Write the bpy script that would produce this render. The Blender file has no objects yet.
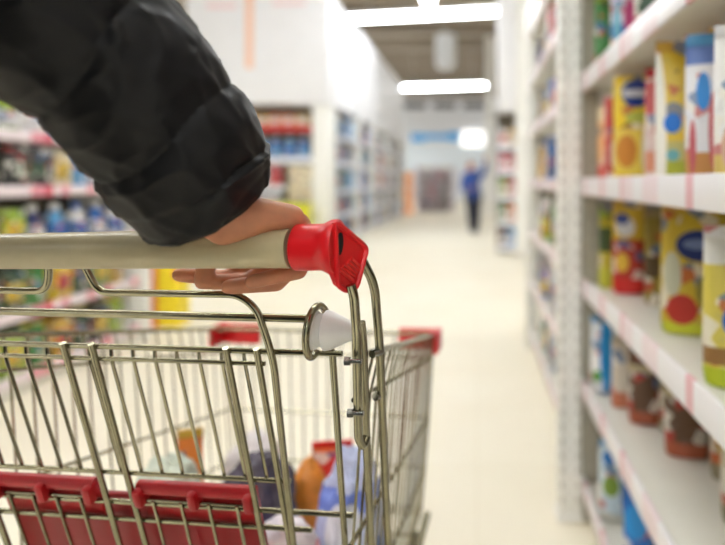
import bpy, bmesh, math, random
from mathutils import Vector, Matrix, noise
random.seed(7)
S = bpy.context.scene
COL = S.collection
V = Vector
F_PX, CX, CY, CAM_Z = 580.0, 477.0, 181.0, 1.175

def P(px, py, d):
    """a point seen at photo position (px, py), d metres in front of the viewpoint"""
    return V(((px - CX) * d / F_PX, d, CAM_Z - (py - CY) * d / F_PX))

# ------------------------------------------------------------------ materials
MATS = {}
def mat(name, col, rough=0.5, metal=0.0, var=0.06, scale=30.0, bump=0.0, emit=0.0, alpha=1.0, coat=0.0, trans=0.0, spec=0.5, sss=0.0):
    if name in MATS: return MATS[name]
    m = bpy.data.materials.new(name); m.use_nodes = True
    nt = m.node_tree; N = nt.nodes; L = nt.links
    b = N['Principled BSDF']
    b.inputs['Roughness'].default_value = rough
    b.inputs['Metallic'].default_value = metal
    b.inputs['Specular IOR Level'].default_value = spec
    b.inputs['Alpha'].default_value = alpha
    b.inputs['Coat Weight'].default_value = coat
    b.inputs['Transmission Weight'].default_value = trans
    if sss:
        b.inputs['Subsurface Weight'].default_value = sss
        b.inputs['Subsurface Radius'].default_value = (1, .35, .2)
        b.inputs['Subsurface Scale'].default_value = .006
    tc = N.new('ShaderNodeTexCoord')
    nz = N.new('ShaderNodeTexNoise'); nz.inputs['Scale'].default_value = scale; nz.inputs['Detail'].default_value = 4
    L.new(tc.outputs['Object'], nz.inputs['Vector'])
    rp = N.new('ShaderNodeValToRGB')
    c = V(col)
    rp.color_ramp.elements[0].position = .3; rp.color_ramp.elements[1].position = .7
    rp.color_ramp.elements[0].color = (*(c * (1 - var)), 1)
    rp.color_ramp.elements[1].color = (*[min(1, x * (1 + var)) for x in c], 1)
    L.new(nz.outputs['Fac'], rp.inputs['Fac']); L.new(rp.outputs['Color'], b.inputs['Base Color'])
    if bump:
        bp = N.new('ShaderNodeBump'); bp.inputs['Strength'].default_value = bump; bp.inputs['Distance'].default_value = .002
        L.new(nz.outputs['Fac'], bp.inputs['Height']); L.new(bp.outputs['Normal'], b.inputs['Normal'])
    if emit:
        b.inputs['Emission Color'].default_value = (1, .985, .95, 1); b.inputs['Emission Strength'].default_value = emit
    MATS[name] = m
    return m

def lin(r, g, b):
    f = lambda x: (x / 255) / 12.92 if x / 255 <= .04045 else ((x / 255 + .055) / 1.055) ** 2.4
    return (f(r), f(g), f(b))

def print_mat(name, base, bands=(), discs=(), rough=.35, clutter=.75):
    """printed packaging: bands (z0, z1, colour) and discs (x, z, rx, rz, colour) in the pack's own frame"""
    if name in MATS: return MATS[name]
    m = bpy.data.materials.new(name); m.use_nodes = True
    nt = m.node_tree; N = nt.nodes; L = nt.links; b = N['Principled BSDF']; b.inputs['Roughness'].default_value = rough
    tc = N.new('ShaderNodeTexCoord'); sx = N.new('ShaderNodeSeparateXYZ'); L.new(tc.outputs['Object'], sx.inputs[0])
    nz = N.new('ShaderNodeTexNoise'); nz.inputs['Scale'].default_value = 45; L.new(tc.outputs['Object'], nz.inputs['Vector'])
    def mth(op, a, bb):
        n = N.new('ShaderNodeMath'); n.operation = op
        for i, v in enumerate((a, bb)):
            if isinstance(v, (int, float)): n.inputs[i].default_value = v
            else: L.new(v, n.inputs[i])
        return n.outputs[0]
    def mix(fac, c1, c2):
        n = N.new('ShaderNodeMix'); n.data_type = 'RGBA'
        L.new(fac, n.inputs[0])
        for i, v in ((6, c1), (7, c2)):
            if isinstance(v, tuple): n.inputs[i].default_value = (*v, 1)
            else: L.new(v, n.inputs[i])
        return n.outputs[2]
    f0 = mth('MULTIPLY', mth('GREATER_THAN', nz.outputs['Fac'], .62), .35)
    cur = mix(f0, base, tuple(min(1, x * .55 + .12) for x in base))
    vo = N.new('ShaderNodeTexVoronoi'); vo.inputs['Scale'].default_value = 34; L.new(tc.outputs['Object'], vo.inputs['Vector'])
    sc_ = N.new('ShaderNodeSeparateColor'); L.new(vo.outputs['Color'], sc_.inputs[0])
    for lo_, hi_, c_ in ((.0, .10, lin(236, 232, 222)), (.10, .19, lin(96, 70, 50)), (.19, .25, lin(190, 60, 50)), (.25, .31, lin(70, 110, 160))):
        fv = mth('MULTIPLY', mth('GREATER_THAN', sc_.outputs[0], lo_), mth('LESS_THAN', sc_.outputs[0], hi_))
        cur = mix(mth('MULTIPLY', fv, clutter), cur, c_)
    for (z0, z1, c) in bands:
        f = mth('MULTIPLY', mth('GREATER_THAN', sx.outputs[2], z0), mth('LESS_THAN', sx.outputs[2], z1))
        cur = mix(f, cur, c)
    for (x, z, rx, rz, c) in discs:
        dx = mth('DIVIDE', mth('SUBTRACT', sx.outputs[0], x), rx); dz = mth('DIVIDE', mth('SUBTRACT', sx.outputs[2], z), rz)
        f = mth('LESS_THAN', mth('ADD', mth('MULTIPLY', dx, dx), mth('MULTIPLY', dz, dz)), 1.0)
        cur = mix(f, cur, c)
    L.new(cur, b.inputs['Base Color'])
    MATS[name] = m
    return m

def rail_mat(name, axis, back, a, bcol, sc):
    """price rail insert: white strip with pink and red price labels along it"""
    if name in MATS: return MATS[name]
    m = bpy.data.materials.new(name); m.use_nodes = True
    nt = m.node_tree; N = nt.nodes; L = nt.links; b = N['Principled BSDF']; b.inputs['Roughness'].default_value = .35
    tc = N.new('ShaderNodeTexCoord'); sx = N.new('ShaderNodeSeparateXYZ'); L.new(tc.outputs['Object'], sx.inputs[0])
    cb = N.new('ShaderNodeCombineXYZ'); L.new(sx.outputs[axis], cb.inputs[0])
    vo = N.new('ShaderNodeTexVoronoi'); vo.voronoi_dimensions = '1D'; vo.inputs['Scale'].default_value = sc
    L.new(sx.outputs[axis], vo.inputs['W'])
    rp = N.new('ShaderNodeValToRGB'); rp.color_ramp.interpolation = 'CONSTANT'
    e = rp.color_ramp.elements; e[0].position = 0; e[0].color = (*back, 1); e[1].position = .5; e[1].color = (*a, 1)
    e2 = e.new(.78); e2.color = (*bcol, 1); e3 = e.new(.9); e3.color = (*back, 1)
    s3 = N.new('ShaderNodeSeparateColor'); L.new(vo.outputs['Color'], s3.inputs[0]); L.new(s3.outputs[0], rp.inputs['Fac'])
    L.new(rp.outputs['Color'], b.inputs['Base Color'])
    MATS[name] = m
    return m

def floor_mat():
    m = bpy.data.materials.new('floor_vinyl'); m.use_nodes = True
    nt = m.node_tree; N = nt.nodes; L = nt.links; b = N['Principled BSDF']
    tc = N.new('ShaderNodeTexCoord')
    br = N.new('ShaderNodeTexBrick'); br.offset = 0; br.inputs['Scale'].default_value = 1.0
    br.inputs['Brick Width'].default_value = .6; br.inputs['Row Height'].default_value = .6; br.inputs['Mortar Size'].default_value = .003
    br.inputs['Color1'].default_value = (*lin(240, 233, 214), 1); br.inputs['Color2'].default_value = (*lin(241, 235, 217), 1)
    br.inputs['Mortar'].default_value = (*lin(232, 223, 202), 1)
    L.new(tc.outputs['Object'], br.inputs['Vector'])
    nz = N.new('ShaderNodeTexNoise'); nz.inputs['Scale'].default_value = 1.3; nz.inputs['Detail'].default_value = 5; L.new(tc.outputs['Object'], nz.inputs['Vector'])
    mx = N.new('ShaderNodeMix'); mx.data_type = 'RGBA'; mx.inputs[7].default_value = (*lin(232, 221, 196), 1)
    mr = N.new('ShaderNodeMapRange'); mr.inputs['From Min'].default_value = .4; mr.inputs['From Max'].default_value = .8; mr.inputs['To Max'].default_value = .5
    L.new(nz.outputs['Fac'], mr.inputs['Value']); L.new(mr.outputs[0], mx.inputs[0]); L.new(br.outputs['Color'], mx.inputs[6])
    L.new(mx.outputs[2], b.inputs['Base Color'])
    b.inputs['Roughness'].default_value = .5; b.inputs['Specular IOR Level'].default_value = .3
    return m

CHROME = mat('chromed_steel', lin(158, 153, 128), .22, 1.0, .12, 60)
CHROME_DARK = mat('zinc_steel', lin(150, 150, 142), .25, 1.0, .15, 60)
RED = mat('red_plastic', lin(222, 26, 34), .32, 0, .05, 40, spec=.5)
RED_DARK = mat('red_panel_plastic', lin(160, 16, 26), .4, 0, .06, 30)
BEIGE = mat('beige_handle_plastic', lin(194, 182, 146), .3, 0, .04, 50)
WHITE_PL = mat('white_nylon', lin(232, 232, 230), .4, 0, .03, 40)
BLACK = mat('black_void', lin(14, 12, 12), .6)
RUBBER = mat('grey_rubber', lin(70, 70, 72), .7)
SKIN = mat('skin', lin(198, 134, 100), .45, 0, .12, 55, bump=.15, sss=.2)
NAIL = mat('nail', lin(226, 170, 140), .25)
JACKET = mat('black_nylon', lin(13, 13, 15), .5, 0, .12, 22, bump=.05, spec=.3)
SHELF_W = mat('shelf_white_steel', lin(226, 224, 214), .4, 0, .03, 8)
POST_W = mat('upright_white_steel', lin(240, 239, 234), .42, 0, .03, 8)
BACK_P = mat('shelf_back_panel', lin(92, 82, 66), .55, 0, .06, 6)  # dark brown carries the shade inside the shelves in its colour
HEADER = mat('white_header_board', lin(236, 236, 240), .55, 0, .02, 3)
RAIL_R = rail_mat('price_rail_right', 1, lin(238, 236, 238), lin(236, 218, 222), lin(226, 176, 184), 26)
RAIL_L = rail_mat('price_rail_left', 1, lin(240, 226, 230), lin(228, 150, 164), lin(214, 84, 104), 13)
RAIL_F = rail_mat('price_rail_far', 1, lin(236, 238, 246), lin(214, 220, 240), lin(200, 170, 200), 3)
RAIL_RED = mat('red_price_rail', lin(196, 40, 44), .4)

# ------------------------------------------------------------------ mesh helpers
class MB:
    def __init__(s): s.bm = bmesh.new()
    def add(s, other):
        me = bpy.data.meshes.new('t'); other.to_mesh(me); s.bm.from_mesh(me); bpy.data.meshes.remove(me); other.free(); return s
    def box(s, lo, hi, bev=0.0, seg=2, rot=None):
        b = bmesh.new(); bmesh.ops.create_cube(b, size=1)
        lo, hi = V(lo), V(hi); c = (lo + hi) / 2; d = hi - lo
        for v in b.verts: v.co = V((v.co.x * d.x, v.co.y * d.y, v.co.z * d.z))
        if bev: bmesh.ops.bevel(b, geom=list(b.edges), offset=bev, segments=seg, affect='EDGES', profile=.5)
        for v in b.verts: v.co = (rot @ v.co if rot else v.co) + c
        return s.add(b)
    def tube(s, pts, r, n=10, closed=False, caps=True):
        pts = [V(p) for p in pts]; b = bmesh.new(); rings = []
        m = len(pts); up = None
        for i, p in enumerate(pts):
            if closed: t = pts[(i + 1) % m] - pts[i - 1]
            else: t = pts[min(i + 1, m - 1)] - pts[max(i - 1, 0)]
            t.normalize()
            if up is None:
                up = t.orthogonal().normalized()
            else:
                up = (up - t * up.dot(t))
                up = up.normalized() if up.length > 1e-6 else t.orthogonal().normalized()
            w = t.cross(up); rr = r[i] if isinstance(r, (list, tuple)) else r
            rings.append([b.verts.new(p + (up * math.cos(a) + w * math.sin(a)) * rr) for a in (2 * math.pi * k / n for k in range(n))])
        for i in range(m if closed else m - 1):
            A, B = rings[i], rings[(i + 1) % m]
            for k in range(n): b.faces.new((A[k], A[(k + 1) % n], B[(k + 1) % n], B[k]))
        if caps and not closed:
            b.faces.new(rings[0][::-1]); b.faces.new(rings[-1])
        return s.add(b)
    def lathe(s, prof, n=20, M=None):
        """profile (r, z) turned about z"""
        b = bmesh.new(); rings = []
        for r, z in prof: rings.append([b.verts.new((max(r, 1e-5) * math.cos(2 * math.pi * k / n), max(r, 1e-5) * math.sin(2 * math.pi * k / n), z)) for k in range(n)])
        for A, B in zip(rings, rings[1:]):
            for k in range(n): b.faces.new((A[k], A[(k + 1) % n], B[(k + 1) % n], B[k]))
        b.faces.new(rings[0][::-1]); b.faces.new(rings[-1])
        if M: bmesh.ops.transform(b, matrix=M, verts=b.verts)
        return s.add(b)
    def hull(s, pts):
        b = bmesh.new()
        for p in pts: b.verts.new(p)
        r = bmesh.ops.convex_hull(b, input=b.verts)
        bmesh.ops.delete(b, geom=[v for v in b.verts if not v.link_faces], context='VERTS')
        return s.add(b)
    def capsule(s, p, q, r1, r2, sub=2):
        b = bmesh.new(); pts = []
        bmesh.ops.create_icosphere(b, subdivisions=sub, radius=1)
        d = [v.co.copy() for v in b.verts]; b.free()
        return s.hull([V(p) + x * r1 for x in d] + [V(q) + x * r2 for x in d])
    def chain(s, pts, rs):
        for i in range(len(pts) - 1): s.capsule(pts[i], pts[i + 1], rs[i], rs[i + 1])
        return s
    def grid(s, rows, wrap=True, cap=False):
        b = bmesh.new(); R = [[b.verts.new(p) for p in row] for row in rows]
        n = len(R[0])
        for A, B in zip(R, R[1:]):
            for k in range(n if wrap else n - 1): b.faces.new((A[k], A[(k + 1) % n], B[(k + 1) % n], B[k]))
        if cap: b.faces.new(R[0][::-1]); b.faces.new(R[-1])
        return s.add(b)
    def mesh(s, name, smooth=True):
        bmesh.ops.recalc_face_normals(s.bm, faces=s.bm.faces)
        me = bpy.data.meshes.new(name); s.bm.to_mesh(me); s.bm.free()
        if smooth:
            me.polygons.foreach_set('use_smooth', [True] * len(me.polygons))
            try: me.set_sharp_from_angle(angle=math.radians(38))
            except Exception: pass
        return me

def link(name, me, material, parent=None, world=True):
    o = bpy.data.objects.new(name, me); COL.objects.link(o)
    if material and not me.materials: me.materials.append(material)
    if parent is not None:
        o.parent = parent
        if world:
            inv = Matrix.Identity(4); p = parent
            while p is not None: inv = p.matrix_basis @ inv if False else inv; p = p.parent
            o.matrix_parent_inverse = world_of(parent).inverted()
    return o
def world_of(o):
    M = o.matrix_basis.copy()
    if o.parent is not None: M = world_of(o.parent) @ o.matrix_parent_inverse @ M
    return M
def build(name, mb, material, parent=None, world=True, smooth=True):
    return link(name, mb.mesh(name, smooth), material, parent, world)
def tag(o, label, cat, group=None, kind=None):
    o['label'] = label; o['category'] = cat
    if group: o['group'] = group
    if kind: o['kind'] = kind
    return o
def thing(name, label, cat, loc=(0, 0, 0), rz=0.0, group=None):
    o = bpy.data.objects.new(name, None); COL.objects.link(o); o.location = loc; o.rotation_euler = (0, 0, rz)
    o.empty_display_size = .05
    return tag(o, label, cat, group)
def structure(o):
    o['kind'] = 'structure'; return o
def fillet(pts, rad, seg=6):
    pts = [V(p) for p in pts]; out = [pts[0]]
    for a, b, c in zip(pts, pts[1:], pts[2:]):
        u, w = (a - b), (c - b); r = min(rad, u.length * .48, w.length * .48)
        p0, p1 = b + u.normalized() * r, b + w.normalized() * r
        for k in range(seg + 1):
            t = k / seg; out.append(p0 * (1 - t) ** 2 + b * 2 * t * (1 - t) + p1 * t * t)
    out.append(pts[-1]); return out
def remesh(mb, name, vox, smooth=6):
    me = mb.mesh(name, False); o = bpy.data.objects.new('tmp', me); COL.objects.link(o)
    m = o.modifiers.new('r', 'REMESH'); m.mode = 'VOXEL'; m.voxel_size = vox
    m2 = o.modifiers.new('s', 'SMOOTH'); m2.factor = .5; m2.iterations = smooth
    dg = bpy.context.evaluated_depsgraph_get(); dg.update()
    out = bpy.data.meshes.new_from_object(o.evaluated_get(dg)); out.name = name
    bpy.data.objects.remove(o); bpy.data.meshes.remove(me)
    out.polygons.foreach_set('use_smooth', [True] * len(out.polygons))
    return out

# ------------------------------------------------------------------ setting
fl = MB().box((-22, -12, -.05), (16, 35, 0)); o = build('floor', fl, floor_mat(), smooth=False); structure(o)
CEIL = mat('ceiling_deck', lin(196, 186, 170), .7, 0, .08, 2)
o = structure(build('ceiling', MB().box((-22, -12, 6.3), (16, 35, 6.4)), CEIL, smooth=False))
bm_ = MB()
for k in range(22): bm_.box((-22, -10 + k * 2.05, 5.95), (16, -9.65 + k * 2.05, 6.3))
structure(build('ceiling_beams', bm_, mat('beam_steel', lin(136, 124, 110), .6), smooth=False))
WALL = mat('wall_paint', lin(236, 238, 244), .6, 0, .02, 1)
structure(build('wall_far', MB().box((-22, 35, 0), (16, 35.2, 6.3)), WALL, smooth=False))
structure(build('wall_back', MB().box((-22, -12.2, 0), (16, -12, 6.3)), WALL, smooth=False))
structure(build('wall_left', MB().box((-22.2, -12, 0), (-22, 35, 6.3)), WALL, smooth=False))
structure(build('wall_right', MB().box((16, -12, 0), (16.2, 35, 6.3)), WALL, smooth=False))
# ventilation openings and bluish band on the far wall
structure(build('trim_1', MB().box((-6, 34.9, 1.9), (2.5, 35.0, 3.35)), mat('wall_blue_band', lin(232, 241, 250), .5), smooth=False))
vb = MB()
for x0 in (-4.4, -2.6, -.8): vb.box((x0, 34.9, 5.55), (x0 + 1.3, 35, 5.9))
structure(build('trim_2', vb, mat('vent_dark', lin(84, 84, 90), .6), smooth=False))

# ------------------------------------------------------------------ lamps
LAMP_E = 35.5
LAMP = mat('lamp_diffuser', (1, 1, 1), .4, emit=LAMP_E)
LAMP.node_tree.nodes['Principled BSDF'].inputs['Emission Color'].default_value = (.93, .97, 1, 1)
HOUSING = mat('lamp_housing', lin(235, 235, 235), .4)
lamp_body = MB().box((-1.72, -.09, .05), (1.72, .09, .13), .01).mesh('lamp_housing')
lamp_diff = MB().box((-1.72, -.1, -.02), (1.72, .1, .05), .02).mesh('lamp_diffuser')
lamp_wire = MB().tube([(-1.2, 0, .13), (-1.2, 0, 1.5)], .006, 6).tube([(1.2, 0, .13), (1.2, 0, 1.5)], .006, 6).mesh('lamp_wire')
def lamp(x, y, rz, label, group=None):
    t = thing('ceiling_lamp', label, 'lamp', (x, y, 4.8), rz, group)
    link('housing', lamp_body, HOUSING, t, False); link('diffuser', lamp_diff, LAMP, t, False); link('hanger', lamp_wire, HOUSING, t, False)
    return t
RZ = math.radians(-10); R_90 = math.radians(90)
lamp(-1.23, 12.75, RZ, 'long white ceiling lamp crossing the aisle, the nearer and larger one in view')
lamp(-1.36, 22.4, RZ, 'long white ceiling lamp crossing the aisle, the lower looking one farther away')
lamp(-8.05, 13.95, RZ, 'white ceiling lamp whose end shows between jacket sleeve and white header board')
lamp(-.98, 10.15, math.radians(90), 'white ceiling lamp running lengthwise down the aisle, cut by the top edge')
for x, y in ((5.4, 12.2), (-14.5, 14.8), (5.4, 21.5), (-8, 23.2), (-14.5, 24), (-1.3, 3.2), (-1.3, -6), (5.4, 2.6), (5.4, -6), (-8, 4.3), (-8, -5), (-14.5, 5), (-14.5, -4), (-8, 31), (10.8, 2), (10.8, 12), (-1.3, -1.4), (5.4, -1.6), (-8, -.4), (5.4, 30), (-8, 17.5), (-4.6, 3.4), (2, 3.2), (-1.3, -4.6), (2.4, -2.6)):  # out-of-view lamps, added to brighten the store and the near goods
    lamp(x, y, RZ, 'unseen long white ceiling lamp added to brighten the store', 'unseen ceiling lamps added for light')
for x, y in ((-4.45, 30.5), (-4.2, 21)):  # lengthwise lamps added out of sight to brighten the far end
    lamp(x, y, R_90, 'unseen long white ceiling lamp added to brighten the store', 'unseen ceiling lamps added for light')
# white round hanging lamp
t = thing('pendant_lamp', 'white drum shaped pendant hanging below the brown ceiling beams', 'lamp', (-1.03, 19.0, 4.85))
build('shade', MB().lathe([(.18, 0), (.3, .05), (.33, .25), (.33, 1.0), (.3, 1.2), (.1, 1.25)], 20, Matrix.Translation(t.location)), mat('pendant_white', lin(240, 244, 250), .4), t)
build('cord', MB().tube([t.location + V((0, 0, 1.2)), t.location + V((0, 0, 1.5))], .02, 6), HOUSING, t)

# ------------------------------------------------------------------ products
cache = {}
def cmesh(key, fn):
    if key not in cache: cache[key] = fn()
    return cache[key]
def with_mat(me, m):
    key = ('wm', me.name, m.name)
    if key not in cache:
        c = me.copy(); c.materials.clear(); c.materials.append(m); cache[key] = c
    return cache[key]
def carton_mesh(w, d, h): return cmesh(('carton', w, d, h), lambda: MB().box((-w / 2, -d / 2, 0), (w / 2, d / 2, h), .003).mesh('carton'))
def pouch_mesh(w, d, h):
    def f():
        rows = []; n = 28
        prof = [(0, .82, .75), (.015, .94, .98), (.08, 1, 1), (.3, 1, .96), (.55, .985, .78), (.78, .97, .42), (.9, .96, .16), (.925, .96, .04), (1, .96, .03)]
        for t, sw, sd in prof:
            row = []
            for k in range(n):
                a = 2 * math.pi * k / n; c, s_ = math.cos(a), math.sin(a); e = .55
                x = math.copysign(abs(c) ** e, c) * w / 2 * sw; y = math.copysign(abs(s_) ** (.8 if sd > .3 else 1), s_) * d / 2 * sd
                p = V((x, y, t * h)); q = noise.noise(V((x * 28, y * 28, t * h * 22)))
                row.append((x + .002 * q, y + .006 * q * min(1, sd * 2), t * h))
            rows.append(row)
        return MB().grid(rows, True, True).mesh('pouch')
    return cmesh(('pouch', w, d, h), f)
def seal_mesh(w, h): return cmesh(('seal', w, h), lambda: MB().box((-w * .485, -.003, h * .93), (w * .485, .003, h * 1.005), .001).mesh('top_seal'))
def bottle_mesh(r, h): return cmesh(('bottle', r, h), lambda: MB().lathe([(r * .9, 0), (r, .008), (r, h * .6), (r * .92, h * .68), (r * .45, h * .8), (r * .4, h * .86)], 18).mesh('bottle'))
def cap_mesh(r, h): return cmesh(('cap', r, h), lambda: MB().lathe([(r * .46, h * .84), (r * .46, h * .985), (r * .4, h)], 14).mesh('cap'))
def band_mesh(r, h): return cmesh(('band', r, h), lambda: MB().lathe([(r * 1.0, h * .15), (r * 1.015, h * .152), (r * 1.015, h * .52), (r, h * .522)], 18).mesh('label'))
def panel_mesh(w, d, h, z0, z1, s=.7): return cmesh(('panel', w, d, h, z0, z1, s), lambda: MB().box((-w * s / 2, -d / 2 - .0015, h * z0), (w * s / 2, -d / 2 + .001, h * z1), .0004, 1).mesh('label'))

def carton(name, label, cat, loc, rz, w, d, h, base, lab=None, group=None, z=(.25, .7), s=.72, seal=None):
    t = thing(name, label, cat, loc, rz, group)
    link('body', with_mat(carton_mesh(w, d, h), base), None, t, False)
    if lab: link('label', with_mat(panel_mesh(w, d, h, z[0], z[1], s), lab), None, t, False)
    return t
def pouch(name, label, cat, loc, rz, w, d, h, base, seal, group=None):
    t = thing(name, label, cat, loc, rz, group)
    link('body', with_mat(pouch_mesh(w, d, h), base), None, t, False)
    link('top_seal', with_mat(seal_mesh(w, h), seal), None, t, False)
    return t
def bottle(name, label, cat, loc, rz, r, h, base, cap, lab, group=None):
    t = thing(name, label, cat, loc, rz, group)
    link('body', with_mat(bottle_mesh(r, h), base), None, t, False)
    link('cap', with_mat(cap_mesh(r, h), cap), None, t, False)
    link('label', with_mat(band_mesh(r, h), lab), None, t, False)
    return t
PC = {'yellow': (236, 204, 40), 'golden': (214, 170, 50), 'blue': (20, 110, 200), 'navy': (28, 44, 110), 'sky blue': (90, 170, 226), 'white': (238, 238, 240),
      'red': (206, 34, 40), 'orange': (236, 130, 40), 'green': (60, 140, 60), 'lime': (160, 190, 50), 'dark green': (34, 74, 44), 'teal': (30, 106, 122),
      'dark blue': (34, 56, 104), 'brown': (104, 74, 52), 'khaki': (150, 132, 88), 'cream': (236, 222, 184), 'pink': (226, 130, 150), 'black': (28, 28, 32),
      'grey': (150, 150, 152), 'violet': (120, 96, 160), 'beige': (206, 192, 164)}
def pm(c): return print_mat('print_' + c.replace(' ', '_'), tuple(x * .86 + .012 for x in lin(*PC[c])), rough=.4)

# ------------------------------------------------------------------ shelving
def shelving(name, label, x_front, x_back, y0, y1, tops, top_z, rail, posts=(), header=None, group=None, back=True, rail_h=.06, side=1):
    """shelf run along the aisle; x_front is the price rail plane"""
    t = thing(name, label, 'shelf', ((x_front + x_back) / 2, (y0 + y1) / 2, 0), 0, group)
    sg = 1 if x_back > x_front else -1
    for z in tops:
        a, b = sorted((x_front + sg * .004, x_back))
        sh = build('shelf_board', MB().box((a, y0, z - .05), (b, y1, z - .022), .003), SHELF_W, t)
        a, b = sorted((x_front - sg * .004, x_front + sg * .006))
        build('price_rail', MB().box((a, y0, z - rail_h), (b, y1, z), .002), rail, sh)
    if back:
        a, b = sorted((x_back, x_back + sg * .03)); build('back_panel', MB().box((a, y0, 0), (b, y1, top_z)), BACK_P, t, smooth=False)
    a, b = sorted((x_front + sg * .03, x_back)); build('plinth', MB().box((a, y0, 0), (b, y1, tops[0] - .05)), SHELF_W, t, smooth=False)
    for (xa, ya, xb, yb) in posts:
        build('upright', MB().box((xa, ya, 0), (xb, yb, top_z), .004), POST_W, t)
    if header:
        a, b = sorted((x_front, x_back)); build('header_board', MB().box((a, y0, header[0]), (b, y1, header[1])), HEADER, t, smooth=False)
    return t
TOPS = [.16, .497, .842, 1.187, 1.54, 1.885, 2.23]
SURF = .022
rx = .364
near = shelving('shelving_unit', 'near white shelf bay on the right holding yellow pet food bags', rx, .84, -.55, 1.995, TOPS, 2.6, RAIL_R)
far_r = shelving('shelving_unit', 'white shelf bay on the right beyond the perforated upright', rx + .006, .84, 2.08, 4.05, TOPS, 2.6, RAIL_R, posts=[(.345, 4.05, .43, 4.12)])
# perforated upright between both bays, a thing bolted to neither photo side alone: part of the near bay
up = MB()
W0, W1, Y0 = .282, .360, 2.0
holes_z = [0.06 + .05 * k for k in range(51)]
up.box((W0, Y0 + .0, 0), (W0 + .026, Y0 + .07, 2.62), .003); up.box((W1 - .026, Y0, 0), (W1, Y0 + .07, 2.62), .003)
up.box((W0 + .02, Y0 + .012, 0), (W1 - .02, Y0 + .07, 2.62))
for z in holes_z: up.box((W0 + .02, Y0 + .001, z), (W1 - .02, Y0 + .02, z + .034))
upo = build('upright', up, POST_W, near)
sl = MB()
for z in holes_z: sl.box((W0 + .010, Y0 - .0006, z + .004), (W0 + .015, Y0 + .004, z + .028)); sl.box((W1 - .015, Y0 - .0006, z + .004), (W1 - .010, Y0 + .004, z + .028))
build('slots', sl, mat('slot_dark', lin(160, 154, 142), .6), upo, smooth=False)
up2 = MB().box((.365, 1.997, 0), (.42, 2.06, 2.6)); build('bracket_strip', up2, mat('bracket_grey', lin(168, 162, 146), .5), near, smooth=False)
build('foot', MB().box((.276, 1.99, 0), (.366, 2.08, .02), .004), POST_W, near)

def on(i): return TOPS[i] - SURF + .0012
Yl = lin(*PC['yellow']); Bl = lin(18, 72, 150); Wh = lin(240, 240, 242)
R_ = math.radians
# --- shelf at eye level
carton('pet_food_carton', 'thin orange and red carton at the far end of the eye level shelf', 'box', (.45, 1.86, on(3)), R_(10), .095, .10, .25,
       print_mat('carton_orange_print', lin(238, 176, 110), [(0, .06, lin(220, 60, 40)), (.2, .26, lin(240, 220, 180))]), pm('red'), z=(.3, .62))
pk = carton('pet_food_carton', 'yellow carton with round blue badge on the eye level shelf', 'box', (.432, 1.60, on(3)), R_(-8), .105, .06, .295,
       print_mat('carton_yellow_print', lin(244, 212, 30), [(0, .03, lin(240, 206, 30)), (.03, .15, lin(240, 214, 90))],
                 [(-.022, .09, .028, .045, lin(214, 140, 50)), (.035, .09, .018, .08, lin(240, 232, 200)), (.01, .182, .036, .016, lin(196, 204, 90))]))
bd = MB()
pts = []
for k in range(36):
    a = 2 * math.pi * k / 36; r = .036 * (1 + .05 * math.cos(a * 9)); pts.append((.004 + r * 1.1 * math.cos(a), r * 1.02 * math.sin(a) + .246))
bd.hull([(x, y, z) for (x, z) in pts for y in (-.0305, -.0335)])
link('badge', bd.mesh('badge', False), mat('badge_blue', lin(24, 62, 150), .35), pk, False)
link('badge_ribbon', MB().box((-.032, -.0352, .236), (.04, -.033, .256), .001).mesh('badge_ribbon'), mat('badge_white', lin(226, 232, 244), .4), pk, False)
carton('pet_food_carton', 'red fronted carton standing edge on just behind the yellow badge carton', 'box', (.415, 1.71, on(3)), R_(0), .07, .05, .26, pm('red'), pm('white'), z=(.2, .5))
pouch('pet_food_bag', 'pink and white bag squeezed between yellow carton and tall yellow bag', 'bag', (.452, 1.40, on(3)), R_(-20), .09, .05, .28,
      print_mat('bag_pink_print', lin(232, 206, 200), [(.17, .25, lin(206, 96, 96)), (.03, .08, lin(220, 150, 120))]), pm('red'))
pouch('pet_food_bag', 'tall yellow and white bag with small blue disc on the eye level shelf', 'bag', (.426, 1.21, on(3)), R_(-15), .105, .055, .30,
      print_mat('bag_disc_print', lin(226, 196, 60), [(.0, .05, lin(170, 178, 60)), (.05, .09, lin(196, 190, 120))],
                [(-.052, .10, .022, .2, lin(238, 236, 226)), (.035, .06, .03, .05, lin(226, 196, 40)), (-.018, .128, .018, .021, lin(14, 116, 214)), (-.018, .062, .013, .012, lin(110, 180, 190))]), pm('golden'))
pouch('pet_food_bag', 'white bag with blue and red print third from right on eye level shelf', 'bag', (.424, 1.05, on(3)), R_(-25), .09, .05, .275,
      print_mat('bag_whiteblue_print', lin(232, 232, 236), [(.0, .06, lin(196, 140, 80)), (.22, .28, lin(90, 120, 190))],
                [(-.012, .17, .012, .035, lin(40, 140, 220)), (.006, .10, .009, .07, lin(206, 100, 110)), (-.03, .07, .006, .05, lin(190, 90, 100)), (.03, .06, .016, .05, lin(190, 150, 60))]), pm('sky blue'))
pouch('pet_food_bag', 'white bag with bright blue mark at the right end of eye level shelf', 'bag', (.425, .91, on(3)), R_(-20), .10, .055, .255,
      print_mat('bag_white_print', lin(238, 238, 238), [(0, .05, lin(216, 190, 110))], [(.02, .13, .02, .04, lin(20, 130, 210)), (-.02, .06, .02, .04, lin(210, 170, 150))]), pm('white'))
pouch('pet_food_bag', 'tall yellow and red bag behind the white bags on eye level shelf', 'bag', (.51, 1.10, on(3)), R_(-10), .14, .06, .30,
      print_mat('bag_tallyellow_print', lin(214, 170, 40), [(.2, .26, lin(170, 40, 40))]), pm('golden'))
pouch('pet_food_bag', 'pale bag beyond the picture edge on the eye level shelf', 'bag', (.44, .72, on(3)), R_(-20), .11, .05, .25, pm('cream'), pm('blue'))
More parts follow.
